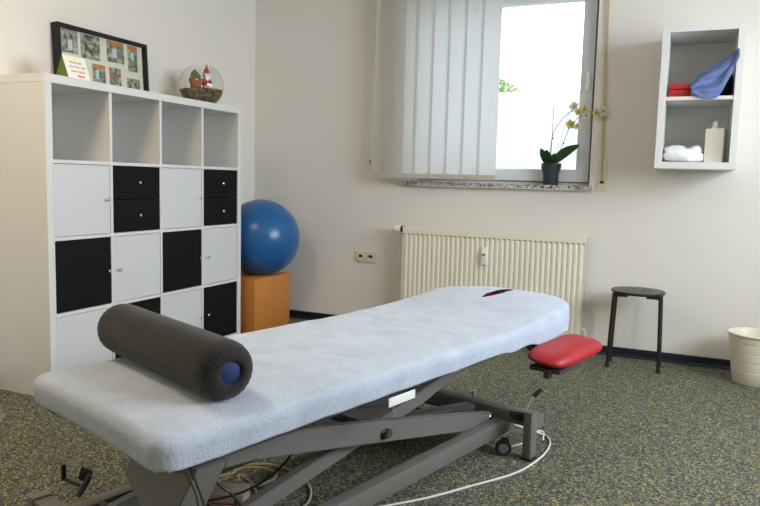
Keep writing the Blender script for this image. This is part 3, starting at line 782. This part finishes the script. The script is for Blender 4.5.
# foot end bracket plate housing
m = MB()
b = bmesh.new()
pts = [(-.27, -.085, .398), (-.04, -.085, .398), (-.04, .0, .398), (-.27, .0, .398), (-.325, -.09, .310), (-.09, -.09, .310), (-.09, .0, .310), (-.325, .0, .310),
       (-.20, -.095, .215), (-.15, -.095, .215), (-.15, .0, .215), (-.20, .0, .215)]
V = [b.verts.new(p) for p in pts]
b.faces.new((V[0], V[3], V[2], V[1]))
for a in (0, 4):
    for k in range(4): b.faces.new((V[a+k], V[a+(k+1) % 4], V[a+4+(k+1) % 4], V[a+4+k]))
b.faces.new((V[8], V[9], V[10], V[11])); bmesh.ops.recalc_face_normals(b, faces=b.faces)
bmesh.ops.bevel(b, geom=b.edges[:], offset=.003, segments=2, affect='EDGES'); m._add(b)
tp('foot_bracket', 'frame_light', m)
# base rails
for t in (-.107, -.618):
    rl = tp('base_rail', 'frame_grey', MB().box(t-.022, t+.022, -.10, 1.48, .060, .120, bev=.004))
# cross members
cm = tp('cross_member', 'frame_grey', MB().box(-.740, .050, 1.395, 1.455, .110, .160, bev=.004))
cm2 = tp('cross_member', 'frame_grey', MB().box(-.735, .025, -.125, -.075, .062, .122, bev=.004))
m = MB().box(.018, .052, 1.345, 1.395, .004, .185, bev=.003)
o = tp('end_foot', 'frame_grey', m); tp('rubber_pad', 'rubber', MB().box(.016, .054, 1.343, 1.397, 0, .010), o)
o = tp('end_foot', 'frame_grey', MB().box(-.772, -.738, 1.345, 1.395, .004, .185, bev=.003)); tp('rubber_pad', 'rubber', MB().box(-.774, -.736, 1.343, 1.397, 0, .010), o)
for t in (-.745, .038):
    o = tp('end_foot', 'frame_grey', MB().box(t-.017, t+.017, -.128, -.072, .004, .128, bev=.003)); tp('rubber_pad', 'rubber', MB().box(t-.019, t+.019, -.130, -.070, 0, .010), o)
# dark motor beam on the far side of the base
tp('motor_beam', 'frame_dark', MB().bar((-.45, .70, .150), (-.20, 1.33, .150), .05, .05))
# scissor arms: A high at the foot end, B high at the head end
def arm_a(t):
    pr = [(.02, .372), (.17, .372), (.34, .352), (.70, .282), (1.38, .140), (1.39, .118), (1.38, .100), (1.20, .112), (.72, .208), (.40, .272), (.17, .318), (.02, .330)]
    return MB().prism([(s, z) for s, z in pr], 'x', t-.016, t+.016, bev=.003)
def arm_b(t):
    pr = [(-.02, .135), (.18, .168), (.50, .222), (.92, .296), (1.30, .375), (1.32, .345), (1.0, .262), (.50, .176), (.20, .124), (-.02, .085)]
    return MB().prism(pr, 'x', t-.016, t+.016, bev=.003)
for t in (-.152, -.573): tp('scissor_arm', 'frame_grey', arm_a(t))
for t in (-.205, -.520): tp('scissor_arm', 'frame_grey', arm_b(t))
RX = Matrix.Rotation(PI/2, 4, 'Y')
for t, sg in ((-.136, 1), (-.589, -1)):
    tp('pivot_bolt', 'black_plastic', MB().lathe([(0, 0), (.016, 0), (.016, .004), (.011, .006), (.011, .014), (0, .015)], 6 if False else 16, Matrix.Translation((t, .692, .240)) @ Matrix.Rotation(sg*PI/2, 4, 'Y')))
    tp('arm_bolt', 'chrome', MB().lathe([(0, 0), (.010, 0), (.010, .004), (.006, .007), (0, .008)], 14, Matrix.Translation((t, 1.365, .122)) @ Matrix.Rotation(sg*PI/2, 4, 'Y')))
for q_ in ((.705, .243, .014), (1.365, .120, .009), (.05, .35, .012), (0, .11, .012)): tp('cross_shaft', 'frame_dark', MB().tube([(-.60, q_[0], q_[1]), (-.12, q_[0], q_[1])], q_[2], 14))
# tp('lift_motor', 'frame_dark', MB().tube([(-.36, .25, .15), (-.36, .72, .24)], .032, 18).tube([(-.36, .70, .235), (-.36, 1.2, .32)], .014, 12))
# casters
def caster(s, t, ang=0.):
    RX = Matrix.Rotation(ang, 4, 'Z') @ Matrix.Rotation(PI/2, 4, 'Y')
    mf = Matrix.Translation((t, s, .031)) @ Matrix.Rotation(ang, 4, 'Z')
    w0 = tp('caster', 'rubber', MB().lathe([(0, -.011), (.026, -.011), (.031, -.006), (.031, .006), (.026, .011), (0, .011)], 26, Matrix.Translation((t, s, .031)) @ RX))
    tp('wheel_hub', 'frame_grey', MB().lathe([(0, .0115), (.017, .0115), (.019, .013), (.012, .014), (0, .0145)], 20, Matrix.Translation((t, s, .031)) @ RX), w0)
    tp('caster_fork', 'black_plastic', MB().box(-.016, -.0125, -.012, .018, -.006, .034, mf, .001).box(-.016, .014, -.010, .020, .024, .033, mf, .001), w0)
caster(1.335, -.055, -1.0); caster(1.44, -.56, -1.0); caster(.03, -.035); caster(.03, -.69)
# brake lever at head end right
lv = tp('brake_lever', 'chrome', MB().tube([(-.0, 1.400, .170), (.010, 1.415, .205), (.018, 1.428, .232)], .0045, 10))
tp('lever_grip', 'black_plastic', MB().tube([(.016, 1.425, .226), (.030, 1.440, .246), (.038, 1.448, .252)], .0085, 10), lv)
tp('lever_spring', 'black_plastic', MB().tube([(-.045, 1.360, .160), (.012, 1.375, .160)], .013, 12).tube([(-.03, 1.357, .15), (.01, 1.357, .15)], .008, 10), lv)
tp('adjust_knob', 'hook', MB().lathe([(0, 0), (.008, 0), (.008, .012), (.013, .014), (.013, .022), (0, .024)], 16, Matrix.Translation((-.24, 1.41, .174))))
tp('adjust_knob', 'hook', MB().lathe([(0, 0), (.009, 0), (.009, .015), (0, .017)], 16, Matrix.Translation((-.12, 1.445, .155)) @ Matrix.Rotation(-PI/2, 4, 'X')))
# foot pedals at the foot end left
pe = tp('foot_pedal', 'black_plastic', MB().tube([(-.665, -.03, .122), (-.663, -.01, .15), (-.660, .004, .175)], .0085, 10).tube([(-.664, -.02, .132), (-.70, .0, .132), (-.768, -.018, .140)], .006, 10))
tp('pedal_plate', 'black_plastic', MB().box(-.025, .025, -.006, .006, -.028, .028, Matrix.Translation((-.700, .012, .162)) @ Matrix.Rotation(.5, 4, 'Z') @ Matrix.Rotation(.3, 4, 'Y') @ Matrix.Scale(.72, 4), .003), pe)
tp('pedal_plate', 'black_plastic', MB().box(-.007, .007, -.007, .007, -.008, .052, Matrix.Translation((-.768, -.019, .142)) @ Matrix.Scale(.8, 4), .002), pe)
# white tag plate and hook hanging under the right edge
tg = tp('tag_plate', 'white_plastic', MB().bar((.006, .530, .412), (.006, .655, .412), .003, .026, .0008))
tp('hook', 'hook', MB().tube([(.006, .552, .401), (.006, .555, .385), (.006, .563, .374), (.006, .556, .365), (.006, .548, .374), (.006, .551, .388)], .0022, 7), tg)
# arm rest
ar = MB()
def pillow(L, Wd, th, nu=64, nv=24):
    b = bmesh.new(); rings = []
    pw = lambda c_, e: math.copysign(abs(c_)**e, c_)
    for j in range(nv+1):
        ph_ = -PI/2+PI*j/nv; cr, sr = pw(math.cos(ph_), .62), pw(math.sin(ph_), .9)
        if j in (0, nv): rings.append([b.verts.new((0, 0, sr*th/2))]); continue
        rings.append([b.verts.new((cr*pw(math.cos(2*PI*k/nu), .55)*Wd/2, cr*pw(math.sin(2*PI*k/nu), .42)*L/2, sr*th/2*(1.1 if sr > 0 else .6))) for k in range(nu)])
    for A, B in zip(rings[:-1], rings[1:]):
        for k in range(nu):
            f = [A[k % len(A)]]
            for v in (A[(k+1) % len(A)], B[(k+1) % len(B)], B[k % len(B)]):
                if v not in f: f.append(v)
            b.faces.new(f)
    bmesh.ops.recalc_face_normals(b, faces=b.faces); return b
b = pillow(.47, .17, .072)
b.transform(Matrix.Translation((.066, 1.595, .382)) @ Matrix.Rotation(math.radians(1), 4, 'Z') @ Matrix.Rotation(math.radians(6), 4, 'Y'))
ar._add(b); arr = tp('arm_rest', 'red', ar, smooth=70)
tp('arm_rest_bracket', 'frame_dark', MB().box(-.005, .12, 1.42, 1.62, .330, .347, bev=.003).bar((-.08, 1.50, .43), (.04, 1.50, .345), .06, .015).box(.06, .085, 1.405, 1.43, .312, .347, bev=.002), arr)

# ------------------------------------------------------------------ pale blue fitted cover
def cover():
    b = bmesh.new()
    R_ = .030
    # outline of the flat top (inset by R_), rounded polygon following the pads
    t0, t1, s0, s1 = -.70, -.010, -.20, 2.0
    cell = .0085; over = R_*PI/2 + .040
    import math as mm
    xs = []; x = t0+R_-over
    while x < t1-R_+over: xs.append(x); x += cell
    xs.append(t1-R_+over)
    ys = []; y = s0+R_-over
    while y < s1-R_+over: ys.append(y); y += cell*1.25
    ys.append(s1-R_+over)
    sl_t, sl_a, sl_b, hw = -.357, 1.63, 1.965, .034
    k0 = min(range(len(xs)), key=lambda i: abs(xs[i]-sl_t)); xs[k0] = sl_t
    def inner(px, py):
        # signed outside distance to rounded rect: corner radii differ at the head end
        cx_, cy_ = (t0+t1)/2, (s0+s1)/2; hx, hy = (t1-t0)/2-R_, (s1-s0)/2-R_
        rc = .03 if py < cy_ else .23
        qx, qy = px-cx_, py-cy_; ax_, ay_ = abs(qx), abs(qy)
        dx, dy = ax_-(hx-rc), ay_-(hy-rc)
        if dx > 0 and dy > 0:
            d_ = mm.hypot(dx, dy)
            nx, ny = dx/d_, dy/d_; dist = d_-rc
        elif ax_-hx > ay_-hy: nx, ny, dist = 1, 0, ax_-hx
        else: nx, ny, dist = 0, 1, ay_-hy
        return dist, mm.copysign(nx, qx) if nx else 0., mm.copysign(ny, qy) if ny else 0.
    def pos(px, py):
        dist, nx, ny = inner(px, py)
        s_eff = min(max(py, s0), s1)
        if dist <= 0:
            x, y, z = px, py, 0.
            z -= .004*max(0, 1+dist/.08)**2
        else:
            e = min(dist, over); bx_, by_ = px-nx*dist, py-ny*dist
            if e < R_*PI/2: off = R_*mm.sin(e/R_); dz = R_*(1-mm.cos(e/R_))
            else: off = R_; dz = R_+(e-R_*PI/2)
            # the head end drapes looser
            lo = min(1, max(0, (py-1.25)/.4))
            a = bx_*17+by_*13
            if e > R_: 
                off += lo*.010*mm.sin(a*2.1)*(e/over)-(1-lo)*.010*(e-R_)/over
                dz += lo*(.040+.020*mm.sin(a*1.6+1.4))*(e/over)
            x, y, z = bx_+nx*off, by_+ny*off, -.004-dz
            s_eff = min(max(y, s0), s1)
        p = Vector((x, y, 0))
        # foot end is slightly oblique
        if y < .1: y -= (.1-y)/.3*.0 - .05*(-(x)/.7)*max(0, (.1-y)/.3)
        zt = ztop(y)
        w1 = .0035*noise.noise(p*5)+.0022*noise.noise(p*13)
        crown = .010*(1-((x+.35)/.36)**2)
        if y > 1.3: crown += .010*(1-min(1, abs(x+.34)/.36)**2)*min(1, (y-1.3)/.3)
        end = 0
        if y > 1.80: end = -.022*((y-1.80)/.28)**2
        return Vector((x, y, zt+z+w1+crown+end))
    grid = {}
    def fix(px, py, side):
        bb = px-sl_t; tt_ = (py-sl_a)/(sl_b-sl_a)
        if 0 < tt_ < 1 and abs(bb) < .08:
            h = hw*mm.sin(PI*tt_)*mm.exp(-abs(bb)/.02)
            sg = side if bb == 0 else mm.copysign(1, bb)
            return px+sg*h
        return px
    for j, py in enumerate(ys):
        for i, px in enumerate(xs):
            if i == k0 and sl_a < py < sl_b:
                for sd in (-1, 1):
                    p = pos(fix(px, py, sd), py); p.z -= 0.0; grid[(i, j, sd)] = b.verts.new(p)
            else: grid[(i, j, 0)] = b.verts.new(pos(fix(px, py, 0), py))
    def gv(i, j, sd): return grid.get((i, j, sd)) or grid[(i, j, 0)]
    for j in range(len(ys)-1):
        for i in range(len(xs)-1):
            sdl = 1 if i == k0 else 0; sdr = -1 if i+1 == k0 else 0
            f = [gv(i, j, sdl), gv(i+1, j, sdr), gv(i+1, j+1, sdr), gv(i, j+1, sdl)]
            try: b.faces.new(f)
            except ValueError: pass
    bmesh.ops.remove_doubles(b, verts=b.verts[:], dist=.0028)
    m = MB(); m._add(b); return m
cv = cover().build('fitted_cover', 'towel', None, True)
for p in cv.data.polygons: p.use_smooth = True
cv.location = TO; cv.rotation_euler = (0, 0, TRZ)
sm = cv.modifiers.new('s', 'SOLIDIFY'); sm.thickness = .004; sm.offset = -1
tag(cv, 'pale blue velour cover with a face slit spread over the massage table', 'cover')

# ------------------------------------------------------------------ bolster
def WT(s, t, z): return Matrix.Translation(TO) @ Matrix.Rotation(TRZ, 4, 'Z') @ Vector((t, s, z))
br = .074; zc = .504+br
a = WT(.050, -.088, zc); b2 = WT(.140, -.735, zc)
ax = (b2-a); L = ax.length; ax.normalize()
bo = tag(empty('bolster', ((a+b2)/2)-Vector((0, 0, br))), 'charcoal velour bolster roll with blue end lying across the pale cover', 'bolster')
zq = ax; xq = zq.cross(Vector((0, 0, 1))).normalized(); yq = zq.cross(xq)
BM = Matrix((xq, yq, zq)).transposed().to_4x4(); BM.translation = a
prof = [(.026, .012), (.028, .003), (.034, -.002), (.045, -.001), (.058, .006), (.068, .018), (.073, .034), (br, .055)]
for k in range(1, 12): prof.append((br, .055+(L-.11)*k/12))
prof += [(br, L-.055), (.073, L-.034), (.068, L-.018), (.058, L-.006), (.045, L+.001), (.034, L+.002), (.028, L-.003), (.026, L-.012)]
m = MB().lathe(prof, 72)
for v in m.bm.verts:
    an = math.atan2(v.co.y, v.co.x); r = math.hypot(v.co.x, v.co.y); ed = min(v.co.z, L-v.co.z)
    f = 1 + .012*noise.noise(Vector((v.co.x*8, v.co.y*8, v.co.z*9)))
    if ed < .05: f += .012*math.sin(an*26)*max(0, 1-ed/.05)*(1 if r > .03 else 0)
    v.co.x *= f; v.co.y *= f
    if ed < .05: v.co.z += .0015*math.sin(an*26+1)
m.bm.transform(BM)
for v in m.bm.verts:
    if v.co.z < .508: v.co.z = .508 + (v.co.z-.508)*.2
pb('bolster_cover', 'bolster', m, bo, 80)
for zz, sg in ((.007, -1), (L-.007, 1)):
    m = MB().lathe([(0, -.003), (.024, -.002), (.0275, .001), (.0275, .006), (0, .006)] if sg < 0 else [(0, .003), (.024, .002), (.0275, -.001), (.0275, -.006), (0, -.006)], 32, BM @ Matrix.Translation((0, 0, zz)))
    pb('foam_core', 'bolster_core', m, bo, 40)

# ------------------------------------------------------------------ floor things under the table
ps_ = tag(empty('power_supply', (0, 0, 0)), 'flat beige power supply box on the carpet under the table', 'power supply')
pm = Matrix.Translation(WT(.395, -.520, 0)) @ Matrix.Rotation(math.radians(20), 4, 'Z')
ps_.location = WT(.395, -.52, 0)
pb('housing', 'psu', MB().box(-.055, .055, -.045, .045, .004, .045, pm, .004), ps_, 30)
pb('seam_strip', mat('red_strip', (.45, .03, .03), .5), MB().box(-.050, .050, -.0465, -.0455, .012, .017, pm), ps_)
pb('rubber_foot', 'rubber', MB().box(-.052, -.04, -.04, -.025, 0, .006, pm).box(.04, .052, -.04, -.025, 0, .006, pm).box(-.052, -.04, .025, .04, 0, .006, pm).box(.04, .052, .025, .04, 0, .006, pm), ps_)
def fl(x, y, z=.0045): return Vector((x, y, z))
c1 = [fl(1.99, .46, .09), fl(2.06, .52, .05), fl(2.10, .60, .012), fl(2.135, .59), fl(2.158, .50), fl(2.148, .354), fl(2.094, .174), fl(1.98, -.004), fl(1.885, -.145), fl(1.80, -.245), fl(1.72, -.33), fl(1.62, -.41)]
tag(MB().tube(spline(c1, 8), .0038, 8).build('power_cable', 'cable_white', None, True), 'white cable curving on the carpet past the head end foot', 'cable')
c1b = [fl(1.90, .36, .03), fl(1.99, .37, .012), fl(2.07, .41, .03), fl(2.10, .50, .05), fl(2.125, .53, .045), fl(2.13, .50, .02)]
tag(MB().tube(spline(c1b, 8), .0036, 8).build('short_cable', 'cable_white', None, True), 'short white cable looped beside the caster at the head end', 'cable')
c2 = [fl(1.10, -.30), fl(1.17, -.24), fl(1.22, -.195), fl(1.30, -.16), fl(1.41, -.19), fl(1.50, -.26), fl(1.548, -.36), fl(1.54, -.46), fl(1.50, -.55)]
tag(MB().tube(spline(c2, 8), .0042, 8).build('mains_cable', 'cable_cream', None, True), 'cream cable in a wide arc on the carpet under the table', 'cable')
c3 = [fl(1.20, -.36, .02), fl(1.22, -.30, .0125), fl(1.21, -.27, .0125), fl(1.235, -.235, .0125), fl(1.29, -.215, .0125), fl(1.35, -.235, .0125), fl(1.365, -.285, .0125), fl(1.33, -.33), fl(1.27, -.33), fl(1.245, -.30, .0125), fl(1.31, -.33, .0125), fl(1.36, -.37)]
tag(MB().tube(spline(c3, 8), .0042, 8).build('coiled_cable', 'cable_cream', None, True), 'cream cable coiled in a loop behind the power supply box', 'cable')
def dcab(pts, lab, r=.0038, m_='cable_black'):
    tag(MB().tube(spline([WT(*p) for p in pts], 8), r, 8).build('control_cable', m_, None, True), lab, 'cable')
dcab([(-.102, -.075, .400), (-.103, -.055, .395), (-.105, -.01, .35), (-.10, .0, .25), (-.03, -.02, .12), (.05, -.06, .005)], 'grey cable hanging down the foot bracket, leftmost of three', .0030, 'frame_dark')
dcab([(-.104, -.040, .412), (-.106, -.012, .385), (-.110, .025, .335), (-.10, .03, .23), (.02, .0, .10), (.09, -.02, .006)], 'thin dark cable hanging down beside the foot bracket, middle of three', .0030)
dcab([(.012, -.15, .395), (.012, -.128, .362), (.012, -.098, .325), (.04, -.075, .29), (.10, -.10, .22), (.25, -.25, .10), (.33, -.42, .055)], 'dark cable drooping from the foot bracket to the power supply')
dcab([(.20, -.62, .02), (.35, -.45, .06), (.46, -.38, .12), (.58, -.36, .22), (.68, -.36, .32)], 'dark cable rising from the carpet towards the scissor arms')

# grey mat by the bookcase corner (only its corner enters the view)
tag(MB().box(-.42, 0, -.30, 0, 0, .008, Matrix.Translation((.005, -.225, 0)) @ Matrix.Rotation(math.radians(38), 4, 'Z') @ Matrix.Rotation(0, 4, 'X'), .003).build('floor_mat', 'mat_grey', None, recenter=True), 'grey mat corner lying on the carpet at the left edge', 'mat')

# ------------------------------------------------------------------ outside
tag(MB().box(-14, 12, 2.8, 26, -.6, -.5).build('courtyard', 'ground'), 'pale courtyard ground outside the window', 'ground')['kind'] = 'structure'
nw = tag(empty('garden_wall', (0, 10.15, -.5)), 'bright white rendered wall outside behind the window', 'wall')
pb('wall_body', 'ext_wall', MB().box(-7, 7, 10, 10.3, -.5, 2.58), nw)
pb('wall_coping', 'ext_wall', MB().box(-7, 7, 10, 10.3, 2.58, 2.64), nw)
tr = tag(empty('garden_tree', (-1.9, 12.6, -.5)), 'green tree seen above the white wall through the window', 'tree')
pb('trunk', mat('bark', (.12, .08, .05), .9), MB().tube([(-1.9, 12.6, -.5), (-1.85, 12.6, 1.2), (-1.8, 12.6, 2.6)], [.11, .09, .05], 10), tr)
b = bmesh.new()
for k in range(4200):
    u = random.random()*2*PI; v_ = random.uniform(-1, 1); r = random.random()**.4
    c_ = Vector((-1.72+1.05*r*math.sqrt(1-v_*v_)*math.cos(u), 12.6+.8*r*math.sqrt(1-v_*v_)*math.sin(u), 2.72+.64*r*v_))
    s_ = random.uniform(.05, .085); mt = Matrix.Translation(c_) @ Matrix.Rotation(random.random()*6, 4, (random.random(), random.random(), random.random()+.1))
    vs = [b.verts.new(mt @ Vector(p)) for p in ((-s_, 0, 0), (0, -s_*.4, 0), (s_, 0, 0), (0, s_*.4, s_*.1))]
    b.faces.new(vs)
m = MB(); m._add(b); fo = pb('foliage', 'foliage', m, tr); fo['kind'] = 'stuff'

# ------------------------------------------------------------------ light
w = bpy.data.worlds.new('sky'); scene.world = w; w.use_nodes = True
bg = w.node_tree.nodes['Background']; bg.inputs['Color'].default_value = (.84, .92, 1, 1); bg.inputs['Strength'].default_value = 3.0
def area(name, loc, rot, sx, sy, power, col):
    l = bpy.data.lights.new(name, 'AREA'); l.shape = 'RECTANGLE'; l.size = sx; l.size_y = sy; l.energy = power; l.color = col
    o = bpy.data.objects.new(name, l); COL.objects.link(o); o.location = loc; o.rotation_euler = rot; return o
# daylight entering through the right window
area('daylight_right_window', (XR+.45, (RY0+RY1)/2, (RZ0+RZ1)/2+.25), (0, PI/2-.38, 0), 1.5, 2.3, 130, (.84, .92, 1))
# ceiling lamps
for (x, y, p) in ((.45, -.9, 19), (2.6, -2.6, 5)):
    lf = tag(empty('ceiling_lamp', (x, y, H)), 'flat white ceiling lamp', 'lamp', 'ceiling lamps')
    pb('lamp_housing', 'white_plastic', MB().box(x-.3, x+.3, y-.3, y+.3, H-.05, H, bev=.005), lf)
    area('ceiling_lamp_light', (x, y, H-.06), (0, 0, 0), .55, .55, p, (1, .80, .56))

scene.view_settings.view_transform = 'Standard'; scene.view_settings.look = 'None'
scene.view_settings.exposure = .28; scene.view_settings.gamma = 1; scene.view_settings.use_curve_mapping = False
scene.cycles.max_bounces = 8; scene.cycles.diffuse_bounces = 5
scene.cycles.transparent_max_bounces = 12
